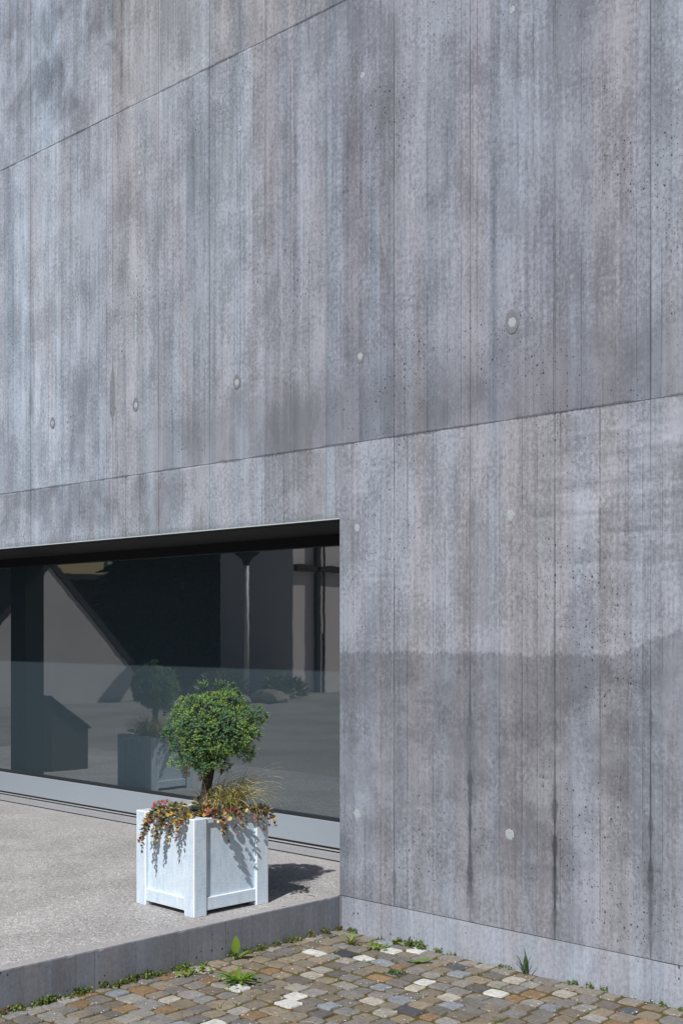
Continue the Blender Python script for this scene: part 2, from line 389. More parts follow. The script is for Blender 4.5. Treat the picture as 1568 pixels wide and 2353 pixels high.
ac = Acc(); E0 = -.09
ac.put([Vector(p) for p in ((-9, -2.36, ZT), (E0, -2.36, ZT), (E0, 5.2, ZT), (-9, 5.2, ZT), (-9, -2.36, -.3), (0, -2.36, -.3))], [(0, 1, 2, 3)], 0)
ac.put([Vector(p) for p in ((-9, -2.36, ZT), (E0, -2.36, ZT), (0, -2.36, ZT - .006), (0, -2.36, -.3), (-9, -2.36, -.3))], [(4, 3, 2, 1, 0)], 1)
ys = [-2.36 + i * .021 for i in range(112)] + [-.0045]; ev, ef, em = [], [], []; chip = 0
for i, y in enumerate(ys):
    chip = max(0, chip * .4 + (rnd.uniform(.002, .007) if rnd.random() < .07 else 0)); a = rnd.uniform(0, .0012) + chip
    ev += [Vector((E0, y, ZT)), Vector((-.007 - a * 1.3, y, ZT - rnd.uniform(0, .0006))), Vector((-.0025 - a * .7, y, ZT - .0022 - a * .3)), Vector((-.0004 * rnd.random(), y, ZT - .007 - a)), Vector((0, y, ZT - .03)), Vector((0, y, -.3))]
for i in range(len(ys) - 1):
    for k in range(5): q = i * 6 + k; ef.append((q, q + 1, q + 7, q + 6)); em.append(0 if k < 2 else 1)
ac.put([Vector(p) for p in ((E0, -.0045, ZT), (-.0005, -.0045, ZT), (-.0005, 5.2, ZT), (E0, 5.2, ZT))], [(0, 1, 2, 3)], 0)
o0 = len(ac.v); ac.v += ev; ac.f += [tuple(q + o0 for q in t)[::-1] for t in ef]; ac.m += em
me = ac.build('terrace_mesh', [M_AGG, M_CONCY]).data; bpy.data.objects.remove(bpy.data.objects['terrace_mesh']); me.name = 'terrace'
tag(link('terrace', me), kind='structure').color = (1, 1, 1, 1)

# ------------------------------------------------------------------ concrete building
B = thing('concrete_building', (0, 0, 0), 'grey board marked concrete building with a wide recessed ground floor window', 'building')
DEEP = 6.0
# solid wall mass just behind the facing panels, open over the window
bm = bmesh.new()
box_bm(bm, 0.002, 9, .006, .60, -.3, 7.6); box_bm(bm, -9, 0.002, .006, .60, 2.246, 7.6)
box_bm(bm, -9, -6.2, .006, .60, 0.19, 2.246)
me = bpy.data.meshes.new('wall'); bm.to_mesh(me); bm.free(); me.materials.append(M_PLUG)
link('wall', me, B)
bm = bmesh.new()   # room and rear of the building
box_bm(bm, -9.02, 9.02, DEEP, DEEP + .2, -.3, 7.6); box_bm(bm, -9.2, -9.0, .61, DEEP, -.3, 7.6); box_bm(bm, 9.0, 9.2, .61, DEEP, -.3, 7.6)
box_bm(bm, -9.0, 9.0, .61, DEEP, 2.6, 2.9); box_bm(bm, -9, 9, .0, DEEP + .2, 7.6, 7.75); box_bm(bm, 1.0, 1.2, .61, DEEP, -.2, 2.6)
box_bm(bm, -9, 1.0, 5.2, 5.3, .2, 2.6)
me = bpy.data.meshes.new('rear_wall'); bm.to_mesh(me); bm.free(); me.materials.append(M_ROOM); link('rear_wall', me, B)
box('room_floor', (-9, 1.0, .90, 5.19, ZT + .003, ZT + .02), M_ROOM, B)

G = .0006
ZJ = [0.0, ZT + .002, 2.642, 5.053, 7.58]
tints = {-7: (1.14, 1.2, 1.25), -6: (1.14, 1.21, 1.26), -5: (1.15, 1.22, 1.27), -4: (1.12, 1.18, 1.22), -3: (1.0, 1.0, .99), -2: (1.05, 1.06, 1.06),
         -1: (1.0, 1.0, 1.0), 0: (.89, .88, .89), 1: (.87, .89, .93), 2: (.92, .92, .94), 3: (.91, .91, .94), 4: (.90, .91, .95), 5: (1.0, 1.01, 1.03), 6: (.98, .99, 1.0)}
panels = []
for k in range(-12, 10):
    x0 = -.103 + .5 * (k - 1) + .5 - .5; x1 = x0 + .5            # column k=1 spans -.103 .. .397
    x0 += 0; c = k
    for lv in range(1, 4):
        z0, z1 = ZJ[lv], ZJ[lv + 1]
        y0 = rnd.uniform(-.0012, .0012)
        a, b = x0 + G, x1 - G
        if lv == 1:
            if x1 < 0.01:
                pts = [(a, 2.243), (b, 2.243), (b, z1 - G), (a, z1 - G)]
            elif x0 < 0:
                pts = [(0, z0 + G), (b, z0 + G), (b, z1 - G), (a, z1 - G), (a, 2.243), (0, 2.243)]
            else: pts = [(a, z0 + G), (b, z0 + G), (b, z1 - G), (a, z1 - G)]
        else: pts = [(a, z0 + G), (b, z0 + G), (b, z1 - G), (a, z1 - G)]
        p = prism('concrete_panel', pts, y0, .08, M_CONC, B)
        t = tints.get(c, (1, 1, 1)); j = rnd.uniform(.95, 1.05) * (1.02 if lv == 1 else 1.0); hv = rnd.uniform(-.018, .018)
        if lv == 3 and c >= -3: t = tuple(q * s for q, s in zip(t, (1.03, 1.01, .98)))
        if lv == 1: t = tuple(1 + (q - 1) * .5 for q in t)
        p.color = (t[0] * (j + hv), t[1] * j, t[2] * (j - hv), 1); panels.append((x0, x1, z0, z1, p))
# plinth below the terrace level, right of the step
for a, b in ((0.0, .50), (.50, 1.20), (1.20, 1.90), (1.90, 2.60), (2.6, 3.6), (3.6, 4.6), (4.6, 6.0)):
    p = prism('plinth_block', [(a + .0006, -.2), (b - .0006, -.2), (b - .0006, ZT - .001), (a + .0006, ZT - .001)], .0035 + rnd.uniform(0, .0008), .08, M_PLINTH, B); p.color = (1, 1.02, 1.05, 1)
p = box('joint_strip', (.002, .011, -.004, .05, -.2, ZT - .002), M_RING, B)

# form tie holes filled with mortar: a dark dished ring and a pale uneven plug
def plug_mesh(r, big, seed):
    q = random.Random(seed); v, f = [], []; n = 18
    for k in range(n):
        t = 2 * math.pi * k / n; rr = r * (1 + q.uniform(-.2, .2)); v.append((rr * math.cos(t), -.0004, rr * 1.15 * math.sin(t)))
    for k in range(n):
        t = 2 * math.pi * k / n; rr = r * .7 * (1 + q.uniform(-.15, .15)); v.append((rr * math.cos(t), -.0012 - q.uniform(0, .0012), rr * 1.1 * math.sin(t)))
    v.append((0, -.0012, 0))
    for k in range(n):
        k2 = (k + 1) % n; f.append((k, k2, n + k2, n + k)); f.append((n + k, n + k2, 2 * n))
    me = bpy.data.meshes.new('tie_plug'); me.from_pydata(v, [], f); me.materials.append(M_PLUG); return me
def ring_mesh(r0, r1, seed):
    q = random.Random(seed); v, f = [], []; n = 22
    for k in range(n):
        t = 2 * math.pi * k / n; j = 1 + q.uniform(-.07, .07); e = 1.25 + .2 * max(0, math.sin(t))
        v.append((r1 * j * math.cos(t), -.0022, r1 * j * e * math.sin(t)))
        v.append(((r1 + r0) / 2 * j * math.cos(t), -.0026, (r1 + r0) / 2 * j * e * math.sin(t)))
        v.append((r0 * math.cos(t), -.0016, r0 * math.sin(t)))
    for k in range(n):
        k2 = (k + 1) % n
        for a in (0, 1): f.append((3 * k + a, 3 * k2 + a, 3 * k2 + a + 1, 3 * k + a + 1))
    me = bpy.data.meshes.new('tie_ring'); me.from_pydata(v, [], f); me.materials.append(M_RING); return me
ties = [(.169, 4.605, 0, .016), (-.823, 4.6, 0, .016), (-1.808, 4.593, 0, .014), (1.153, 4.609, 0, .017), (1.153, 3.108, 1, .026), (.153, 3.101, .6, .021),
        (-.85, 3.102, .7, .021), (-1.846, 3.095, 1, .021), (-2.819, 3.091, .7, .02), (1.143, 2.183, 0, .025), (.13, 2.181, 0, .021), (.13, .64, 0, .025), (1.138, .646, 0, .026), (2.14, 3.1, .6, .02), (2.14, 2.18, 0, .022), (2.14, .64, 0, .024)]
for i, (x, z, rg, r) in enumerate(ties):
    par = next(p for x0, x1, z0, z1, p in panels if x0 <= x < x1 and z0 <= z < z1)
    o = link('tie_plug', plug_mesh(r, rg, i), par); o.location = (x, 0, z)
    if rg: o = link('tie_ring', ring_mesh(r * .92, r * (1.3 + .3 * rg), i), par); o.location = (x, 0, z)

# window: header, soffit, glass, bottom rail, track, threshold
Wn = box('window_header', (-8.9, .001, .74, .80, 2.168, 2.242), M_HEAD, B)
box('soffit', (-8.9, .0005, .10, .735, 2.236, 2.2445), M_SOFF, B)
box('soffit_edge', (-8.9, .0005, .002, .098, 2.2385, 2.2455), M_SOFF, B)
box('drip_edge', (-8.9, -.0005, -.0025, .0015, 2.236, 2.2425), M_LINE, B)
Wf = box('window_frame', (-8.9, .004, .700, .785, .264, .426), M_ALU, B, .003)
box('top_bead', (-8.9, .003, .712, .75, .4265, .4335), M_BLACK, Wf)
box('glass_pane', (-8.9, .003, .760, .768, .4265, 2.172), M_GLASS, Wf)
box('jamb_frame', (.004, .09, .70, .80, .19, 2.24), M_HEAD, Wf)
box('track_groove', (-8.9, .003, .712, .785, .2345, .2635), M_BLACK, Wf)
box('track_rail', (-8.9, .003, .699, .711, .2445, .2505), M_STRIP, Wf)
Th = box('threshold', (-8.9, .003, .688, .80, ZT + .003, .2335), M_ALU2, B, .002)
box('threshold_lip', (-8.9, .003, .683, .687, ZT + .008, .2095), M_ALU2, Th)
box('threshold_shadow_gap', (-8.9, .003, .684, .690, ZT + .0005, ZT + .0075), M_BLACK, Th)
box('facade_pier', (-5.58, -5.33, .003, .20, ZT + .002, 2.236), M_HEAD, B)  # concrete pier; the shade on its back is put into the black colour

# ------------------------------------------------------------------ cobbles
bed = mesh('cobbled_paving', [(-.0, -6.5, -.0065), (6.5, -6.5, -.0065), (6.5, .02, -.0065), (-.0, .02, -.0065)], [(0, 1, 2, 3)], M_JOINT); tag(bed, kind='structure')
def sett(seed):
    q = random.Random(seed); out = []
    for sx, sy in ((-1, -1), (1, -1), (1, 1), (-1, 1)):
        out.append((sx * q.uniform(.84, 1.0), sy * q.uniform(.84, 1.0)))
    ring = []
    for i in range(4):
        a, b = Vector(out[i]), Vector(out[(i + 1) % 4]); pa = Vector(out[i - 1])
        ring.append(a + (pa - a) * .10); ring.append(a + (b - a) * .10)
        m = (a + b) / 2; ring.append(m * q.uniform(.97, 1.10))
    n = len(ring); v = []
    for sc, z in ((1.0, -.035), (1.0, -.005), (.965, -.0003)):
        v += [(p.x * sc / 2, p.y * sc / 2, z + (q.uniform(-.002, .002) if z > -.01 else 0)) for p in ring]
    v.append((q.uniform(-.08, .08), q.uniform(-.08, .08), q.uniform(-.0006, .0009)))
    f = []
    for r in range(2):
        for k in range(n):
            k2 = (k + 1) % n; f.append((r * n + k, r * n + k2, (r + 1) * n + k2, (r + 1) * n + k))
    f += [(2 * n + k, 2 * n + (k + 1) % n, 3 * n) for k in range(n)]
    return v, f
setts = []
for s in range(14):
    v, f = sett(s); me = bpy.data.meshes.new('cobblestone'); me.from_pydata(v, [], f); me.materials.append(M_COB)
    me.polygons.foreach_set('use_smooth', np.zeros(len(f), dtype=bool)); setts.append((me, v, f))
PAL = [((.178, .155, .125), 26), ((.205, .172, .128), 20), ((.155, .145, .135), 20), ((.195, .188, .182), 12), ((.118, .108, .100), 8), ((.245, .232, .212), 12), ((.215, .145, .085), 6), ((.205, .222, .250), 5), ((.08, .085, .095), 1.5), ((.31, .29, .255), 5)]
WHITE = [(.523, -.34), (.609, -.046), (.494, -.112), (.976, -.42), (1.384, -.324), (.702, -.988), (.471, -1.133), (.772, -1.493), (.225, -.393), (.813, -1.106)]
F = Vector((-math.sin(YAW), math.cos(YAW), 0)); RT = Vector((math.cos(YAW), math.sin(YAW), 0))
cells = []
yy = -.006; row = 0
while yy > -6.3:
    dep = rnd.uniform(.092, .110); xx = .004 + rnd.uniform(-.03, .0) if row % 2 else .004 - rnd.uniform(.02, .05)
    while xx < 6.3:
        L = rnd.choice((.09, .098, .105, .11, .12, .13)) * rnd.uniform(.94, 1.06)
        x0 = max(xx, .003)
        if xx + L - x0 > .03:
            cx = (x0 + xx + L) / 2; cy = yy - dep / 2
            wob = .014 * math.sin(cx * 2.1 + row * .33) + .008 * math.sin(cx * 5.3 + row) if row > 0 else 0
            cells.append((cx, cy + wob, xx + L - x0, dep))
        xx += L
    yy -= dep; row += 1
vis = []
for i, (x, y, a, b) in enumerate(cells):
    d = Vector((x, y, 0)) - CAM; D = d.dot(F); u = d.dot(RT) / D if D > .2 else 9; vv = -d.z / max(D, .2)
    if D > .2 and abs(u) < .285 and vv < .325: vis.append((D, i))
vis.sort(); single = {i for _, i in vis[:300]}
rest = Acc(); rest_c = []
for i, (x, y, a, b) in enumerate(cells):
    me, v, f = rnd.choice(setts)
    col = rnd.choices([p[0] for p in PAL], [p[1] for p in PAL])[0]; j = rnd.uniform(.82, 1.2) * 1.20
    col = tuple(c * j for c in col)
    if i in single and any(abs(x - p) < a / 2 and abs(y - q) < b / 2 for p, q in WHITE): col = (.60, .60, .58)
    if abs(x - .42) < a / 2 and abs(y + .319) < b / 2: col = (.055, .06, .075)
    if y > -.095 and rnd.random() < .6 and col[0] < .6: col = tuple(c * q * 1.35 for c, q in zip((.19, .18, .16), (1, .97, .93)))
    gap = rnd.uniform(.003, .010); sx, sy = a - gap, b - gap
    rz = rnd.uniform(-.055, .055) + rnd.choice((0, math.pi)); z = rnd.uniform(-.0028, .0028)
    tx, ty = rnd.uniform(-.025, .025), rnd.uniform(-.025, .025)
    Mx = Matrix.Translation((x, y, z)) @ Matrix.Rotation(rz, 4, 'Z') @ Matrix.Rotation(tx, 4, 'X') @ Matrix.Rotation(ty, 4, 'Y') @ Matrix.Diagonal((sx, sy, 1, 1))
    if i in single:
        o = link('cobblestone', me, bed); o.matrix_basis = Mx; o.color = (*col, 1)
    else: rest.put([Mx @ Vector(q) for q in v], f); rest_c += [(*col, 1)] * len(f)
o = rest.build('distant_cobblestones', M_COBF, bed); o['kind'] = 'stuff'
at = o.data.attributes.new('stone_colour', 'FLOAT_COLOR', 'FACE'); at.data.foreach_set('color', np.array(rest_c, dtype=np.float32).ravel())

# ------------------------------------------------------------------ moss tufts along the walls and in the joints
def sprig_tuft(acc, c, n, h, spread, nm=3):
    for _ in range(n):
        a = rnd.uniform(0, 6.283); b = Vector(c) + Vector((math.cos(a), math.sin(a), 0)) * spread * math.sqrt(rnd.random())
        d = Vector((rnd.uniform(-.6, .6), rnd.uniform(-.6, .6), 1)).normalized(); L = h * rnd.uniform(.5, 1.1); mi = rnd.choices((0, 1, 2), (6, 3, 1.2))[0]
        for k in range(4):
            t = k / 4; p = b + d * L * t; sd = rv(); sd.z = abs(sd.z) * .5; sd.normalize(); tip = p + (sd * .55 + d * .7) * L * .42
            wv = d.cross(sd).normalized() * L * .12
            acc.put([p, p + (tip - p) * .5 + wv * 1.7, tip, p + (tip - p) * .5 - wv * 1.7], [(0, 1, 2, 3)], mi)
ms = Acc()
y = -.015
while y > -2.3:                                       # at the foot of the step
    if rnd.random() < .45: sprig_tuft(ms, (rnd.uniform(.008, .03), y, -.004), rnd.randint(10, 24), rnd.uniform(.020, .040), .024)
    y -= rnd.uniform(.018, .045)
x = .03
while x < 3.2:                                        # at the foot of the wall
    pr = .62 if x < .62 else .24
    if rnd.random() < pr: sprig_tuft(ms, (x, rnd.uniform(-.028, -.004), -.004), rnd.randint(8, 22), rnd.uniform(.020, .044 if x < .6 else .030), .022)
    x += rnd.uniform(.02, .05)
tag(ms.build('moss_fringe', M_MOSS), 'low green moss fringe along the foot of the concrete walls', 'moss', kind='stuff')
jm = Acc()
edges = [(x + rnd.choice((-.5, .5)) * a, y + rnd.uniform(-.5, .5) * b) if rnd.random() < .5 else (x + rnd.uniform(-.5, .5) * a, y + rnd.choice((-.5, .5)) * b) for i, (x, y, a, b) in enumerate(cells) if y > -3 and x < 3]
for (x, y) in edges:
    if x < .01: continue
    near = max(0, 1 - abs(y) / 1.2) * max(0.15, 1 - x / 1.6)
    if rnd.random() < .16 + .4 * near: sprig_tuft(jm, (x, y, -.008), rnd.randint(3, 8), rnd.uniform(.008, .017), .013)
tag(jm.build('joint_moss', M_MOSS), 'tiny moss sprigs growing in the joints of the cobbles', 'moss', kind='stuff')
pt = Acc()
for _ in range(950):
    x, y = rnd.uniform(.02, 3.0), -rnd.uniform(.05, 2.6) ; 
    if rnd.random() < .55: x, y = rnd.choice(edges); x += rnd.uniform(-.01, .01); y += rnd.uniform(-.01, .01)
    if x < .012: continue
    s = rnd.uniform(.0018, .0042); a = rnd.uniform(0, 3.14); q = [Vector((math.cos(a + k * 1.571) * s * rnd.uniform(.6, 1.2), math.sin(a + k * 1.571) * s * rnd.uniform(.6, 1.2), 0)) for k in range(4)]
    c = Vector((x, y, .0045)); pt.put([c + p for p in q] + [c + Vector((0, 0, .0028))], [(0, 1, 4), (1, 2, 4), (2, 3, 4), (3, 0, 4)])
tag(pt.build('fallen_petals', M_PETAL), 'small white fallen petals scattered over the cobbles', 'petals', kind='stuff')

# ------------------------------------------------------------------ weeds
def leaf_bm(L, W, lobes=0, curl=.25, fold=.12, n=7, tw=0.0):
    """leaf along +x, arching down; returns v, f"""
    v, f = [], []
    for i in range(n + 1):
        t = i / n; wd = W * (math.sin(math.pi * min(1, t * .92 + .06)) ** .8) * (.35 + .65 * t if lobes else 1)
        if lobes: wd *= .55 + .45 * abs(math.sin(t * lobes * math.pi)) 
        z = L * (curl * math.sin(t * 1.9) - curl * .55 * t * t)
        v += [(L * t, -wd, z + fold * wd), (L * t, 0, z), (L * t, wd, z + fold * wd)]
    for i in range(n):
        for k in (0, 1): a = 3 * i + k; f.append((a, a + 1, a + 4, a + 3))
    return v, f
def leaf_mesh(name, mat, **k):
    v, f = leaf_bm(**k); me = bpy.data.meshes.new(name); me.from_pydata(v, [], f); me.materials.append(mat)
    me.polygons.foreach_set('use_smooth', np.ones(len(f), dtype=bool)); return me
def put_leaf(par, me, loc, az, el, sc, col, roll=0.0, name='leaf'):
    o = link(name, me, par); o.matrix_basis = Matrix.Translation(loc) @ Matrix.Rotation(az, 4, 'Z') @ Matrix.Rotation(-el, 4, 'Y') @ Matrix.Rotation(roll, 4, 'X') @ Matrix.Diagonal((sc, sc, sc, 1)); o.color = (*col, 1); return o
LM = leaf_mesh('leaf', M_WEED, L=.105, W=.017, lobes=6, curl=.14, n=24)
LB = leaf_mesh('leaf', M_WEED, L=.10, W=.024, curl=.12, n=8)
LG = leaf_mesh('leaf', M_WEED, L=.10, W=.0042, curl=.15, n=8)
GR = (.19, .34, .035)
d = thing('dandelion', (.374, -1.051, .002), 'bright green dandelion rosette with toothed leaves among the cobbles', 'weed')
for k in range(26): put_leaf(d, LM, (0, 0, 0), k * 2.4 + rnd.uniform(-.3, .3), rnd.choice((.03, .08, .15, .25, .45)) * rnd.uniform(.6, 1.2), rnd.uniform(.6, 1.3), tuple(c * rnd.uniform(.65, 1.2) for c in GR))
for k in range(46): a = rnd.uniform(0, 6.28); q = rnd.uniform(.02, .125); put_leaf(d, LB, (math.cos(a) * q, math.sin(a) * q, rnd.uniform(.004, .018)), a + rnd.uniform(-1.2, 1.2), rnd.uniform(-.2, .5), rnd.uniform(.14, .30), tuple(c * rnd.uniform(.6, 1.2) for c in GR))
d = thing('dock_weed', (.06, -.79, .0), 'dock weed with one upright leaf against the concrete step', 'weed')
D2 = (.17, .27, .03)
put_leaf(d, LB, (-.015, 0, .015), R(134), R(80), .9, D2, R(12)); put_leaf(d, LB, (0, 0, 0), R(60), R(25), .75, (.2, .3, .05)); put_leaf(d, LB, (.0, .03, 0), R(20), R(30), .7, (.2, .32, .06)); put_leaf(d, LB, (-.01, -.01, 0), R(-110), R(55), .6, D2); put_leaf(d, LB, (0, 0, 0), R(-60), R(20), .6, D2)
d = thing('creeping_weed', (.12, -1.12, .002), 'flat green creeping weed beside the step left of the dandelion', 'weed')
for k in range(34): put_leaf(d, LB, (rnd.uniform(-.05, .05), rnd.uniform(-.09, .09), rnd.uniform(0, .012)), rnd.uniform(0, 6.3), rnd.uniform(.1, .6), rnd.uniform(.2, .34), tuple(c * rnd.uniform(.6, 1.1) for c in GR))
d = thing('yellow_rosette', (.276, -.2, .002), 'yellowish star shaped rosette of narrow leaves near the wall corner', 'weed')
for k in range(20): put_leaf(d, LG, (0, 0, 0), k * 2.4, rnd.uniform(.15, .8), rnd.uniform(.55, .95), (.25 * rnd.uniform(.8, 1.1), .29, .07))
d = thing('clover_patch', (.43, -.16, .002), 'low bright green leafy patch beside a white cobble near the wall', 'weed')
for k in range(60): put_leaf(d, LB, (rnd.uniform(-.07, .07), rnd.uniform(-.05, .05), rnd.uniform(0, .012)), rnd.uniform(0, 6.3), rnd.uniform(.1, .6), rnd.uniform(.15, .27), tuple(c * rnd.uniform(.7, 1.2) for c in GR))
d = thing('dark_weed', (.80, -.45, .002), 'small dark green weed in a joint in the middle of the cobbles', 'weed')
for k in range(26): put_leaf(d, LB, (rnd.uniform(-.035, .035), rnd.uniform(-.03, .03), 0), rnd.uniform(0, 6.3), rnd.uniform(.2, .8), rnd.uniform(.15, .27), tuple(c * rnd.uniform(.5, .8) for c in (.09, .19, .03)))
d = thing('single_leaf_weed', (.74, -.25, .004), 'single pale green leaf lying flat on the cobbles', 'weed')
put_leaf(d, LB, (0, 0, 0), R(40), .06, 1.0, (.2, .33, .06)); put_leaf(d, LB, (0, 0, 0), R(-150), .2, .4, (.2, .3, .06))
d = thing('grassy_weed', (1.25, -.03, .0), 'spiky grassy weed standing against the foot of the right wall', 'weed')
for az, el, s in ((165, 78, 1.25), (150, 62, .9), (10, 72, 1.0), (20, 55, .8), (-20, 80, .9), (200, 40, .7), (-60, 35, .6), (40, 30, .6), (180, 55, 1.0), (-30, 60, .75), (110, 60, .7), (-100, 45, .8)):
    put_leaf(d, LG, (rnd.uniform(-.012, .012), 0, 0), R(az), R(el), s, (.06 * rnd.uniform(.8, 1.3), .13, .03))
d = thing('wall_weed', (.52, -.035, .0), 'small weed with one upright grey leaf at the wall near the corner', 'weed')
put_leaf(d, LB, (0, .01, .0), R(30), R(78), .55, (.10, .15, .06), R(40)); put_leaf(d, LG, (0, 0, 0), R(60), R(70), .6, (.15, .22, .05)); put_leaf(d, LB, (-.03, 0, 0), R(190), R(20), .4, (.3, .3, .06)); put_leaf(d, LB, (.03, -.01, 0), R(-30), R(25), .4, (.22, .28, .05))
d = thing('reddish_weed', (.02, -.03, 0), 'thin reddish dry weed in the corner between step and wall', 'weed')
for k in range(10): put_leaf(d, LG, (rnd.uniform(0, .03), rnd.uniform(-.03, 0), 0), rnd.uniform(0, 6.3), rnd.uniform(.5, 1.4), rnd.uniform(.3, .6), (.28, .14, .06))

# ------------------------------------------------------------------ planter
PC = Vector((-.388, -.645, ZT)); PA = R(-1.3); PS = .495; PH = .495
pl = thing('square_planter', PC, 'pale blue whitewashed square planter box with panelled sides on the terrace', 'planter', rz=PA)
hs = PS / 2; pw = .082; foot = .024
def rough_box(name, b, par, bev=.004):
    bm = bmesh.new(); box_bm(bm, *b)
    bmesh.ops.bevel(bm, geom=bm.edges[:], offset=bev, segments=2, affect='EDGES', profile=.6); bm.normal_update()
    for fc in bm.faces: fc.material_index = 1 if max(abs(q) for q in fc.normal) < .97 else 0
    me = bpy.data.meshes.new(name); bm.to_mesh(me); bm.free(); me.materials.append(M_PLANT); me.materials.append(M_WORN); return link(name, me, par)
for sx in (-1, 1):
    for sy in (-1, 1):
        x0, x1 = sorted((sx * hs, sx * (hs - pw))); y0, y1 = sorted((sy * hs, sy * (hs - pw)))
        rough_box('post', (x0, x1, y0, y1, 0, PH), pl, .005)
inner = hs - pw + .002
for ax in range(4):
    def rot(b):                                       # front side box turned to each of the four sides
        x0, x1, y0, y1, z0, z1 = b
        for _ in range(ax): x0, x1, y0, y1 = -y1, -y0, x0, x1
        return (x0, x1, y0, y1, z0, z1)
    rough_box('bottom_rail', rot((-inner, inner, -hs + .007, -hs + .045, foot, foot + .066)), pl)
    rough_box('top_rail', rot((-inner, inner, -hs + .007, -hs + .045, PH - .030, PH - .003)), pl)
    rough_box('side_panel', rot((-inner, inner, -hs + .019, -hs + .040, foot + .060, PH - .026)), pl, .002)
v, f = [], []; nn = 14
for i in range(nn + 1):
    for j in range(nn + 1):
        e = (hs - .04); a, b = (i / nn * 2 - 1), (j / nn * 2 - 1); v.append((a * e, b * e, PH - .02 + .025 * (1 - max(abs(a), abs(b))) + rnd.uniform(-.004, .004)))
for i in range(nn):
    for j in range(nn): a = i * (nn + 1) + j; f.append((a, a + nn + 1, a + nn + 2, a + 1))
mesh('soil', v, f, M_SOIL, pl)
box('planter_base', (-hs + .03, hs - .03, -hs + .03, hs - .03, .05, .08), M_SOIL, pl)

# ------------------------------------------------------------------ juniper standard
TOP = ZT + PH
ju = thing('juniper_standard', (PC.x, PC.y, TOP - .03), 'dense green juniper standard with a round clipped crown on a bare trunk', 'tree')
def cam3(r, d, z): return Vector((RT.x * r + F.x * d, RT.y * r + F.y * d, z))   # right, away, up from the trunk base
v, f = tube([cam3(.0, 0, 0), cam3(.004, 0, .05), cam3(.022, 0, .14), cam3(.038, 0, .24), cam3(.05, .0, .33), cam3(.055, 0, .42)], [.029, .025, .025, .026, .022, .014], 12)
nv = [p + rv() * .0022 for p in v]
mesh('trunk', nv, f, M_BARK, ju, smooth=True)
limb = Acc()
cc = cam3(.062, 0, .455)
cr = Acc()
def sprig(acc, b, d, L, tipk, dry=False):
    d = d.normalized(); a = d.orthogonal().normalized(); c = d.cross(a); n = 15; ph = rnd.uniform(0, 6.28)
    body = rnd.choices((0, 1), (3, 2))[0]
    for k in range(n):
        t = (k + .3) / n; ang = ph + k * 2.4; out = a * math.cos(ang) + c * math.sin(ang)
        nl = rnd.uniform(.007, .0105) * (1.08 - .35 * t); lean = .55 + .8 * t
        p = b + d * L * t; tip = p + (out + d * lean).normalized() * nl; w_ = d.cross(out) * .0016; mid = p + (tip - p) * .45
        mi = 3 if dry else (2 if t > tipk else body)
        acc.put([p, mid + w_, tip, mid - w_], [(0, 1, 2, 3)], mi)
clumps = []
def in_crown(dx, dz, dd):
    """outline of the crown in (right, up): full dome, hollow at the lower right"""
    if dx > .04 and dz < -.10 - .35 * (dx - .04): return dx < .20 and dz > -.20 and rnd.random() < .15
    return True
NB = 190
for i in range(NB):
    k = i + .5; ph = math.acos(1 - 2 * k / NB); th = math.pi * (1 + 5 ** .5) * k
    s = Vector((math.cos(th) * math.sin(ph), math.sin(th) * math.sin(ph), math.cos(ph)))
    lump = .86 + .14 * math.sin(5.1 * s.x + 2.2 * s.z + 1.0) * math.cos(4.3 * s.y + 3.1 * s.z)
    q = rnd.uniform(.80, .98) * lump
    dx, dd, dz = s.x * .252 * q, s.y * .245 * q, s.z * .226 * q
    if s.z < -.2 and s.x < -.2: dz -= .018
    if s.z < -.6 and s.x > -.3: dz += .02
    if not in_crown(dx, dz, dd): continue
    clumps.append((dx, dd, dz, rnd.uniform(.024, .037)))
for e in ((.225, -.03, .10, .035), (.235, .0, .03, .035), (.20, -.05, -.01, .035), (.22, .0, -.03, .032), (.15, -.05, -.115, .034), (.17, .03, -.15, .03), (.185, -.02, -.135, .025), (.07, -.02, -.19, .026), (.04, .0, -.21, .02), (-.05, -.09, -.205, .028), (-.05, -.08, -.235, .02),
          (-.15, -.09, -.18, .036), (-.20, -.05, -.16, .034), (-.12, -.11, -.20, .028), (.262, .0, .065, .022), (-.245, -.03, -.03, .03), (-.05, .0, .222, .03), (.03, .02, .226, .028), (.09, 0, .21, .03), (-.02, -.14, -.17, .034), (.03, -.13, -.16, .032)):
    clumps.append(e)
for (dx, dd, dz, r) in clumps:
    c = cc + cam3(dx, dd, dz); outw = (cam3(dx, dd, dz * .9)).normalized() if Vector((dx, dd, dz)).length > .02 else Vector((0, 0, 1))
    ns = int(21000 * r * r) + 12; tk = rnd.choice((.45, .62, .8, .95, 1.1)); dryc = dz < -.19 and rnd.random() < .25
    for _ in range(ns):
        o = (rv() + outw * .65 + Vector((0, 0, .25))).normalized(); p = c + o * r * rnd.uniform(.35, .8)
        dirn = (o + outw * .35 + Vector((0, 0, .30)) + rv() * .35)
        outward = max(0, o.dot(outw)); sprig(cr, p, dirn, rnd.uniform(.013, .024) if rnd.random() < .95 else .034, tk + rnd.uniform(-.1, .35) - .20 * outward - .10 * max(0, o.z), dry=dryc or rnd.random() < .01)  # sprigs pointing outward and up carry more new-growth tips
    v, f = tube([cc + cam3(-.005, 0, -.10), cc + cam3(dx * .45, dd * .45, dz * .4 - .02), c], [.007, .004, .002], 5); limb.put(v, f)
for _ in range(900):
    o = rv(); q = rnd.uniform(.2, .72); dx, dd, dz = o.x * .25 * q, o.y * .24 * q, o.z * .235 * q - .01
    if in_crown(dx, dz - .02, dd): sprig(cr, cc + cam3(dx, dd, dz), o + Vector((0, 0, .3)), .035, 1.3, rnd.random() < .3)
cr.build('crown', M_ND, ju)
limb.build('branches', M_BARK, ju)

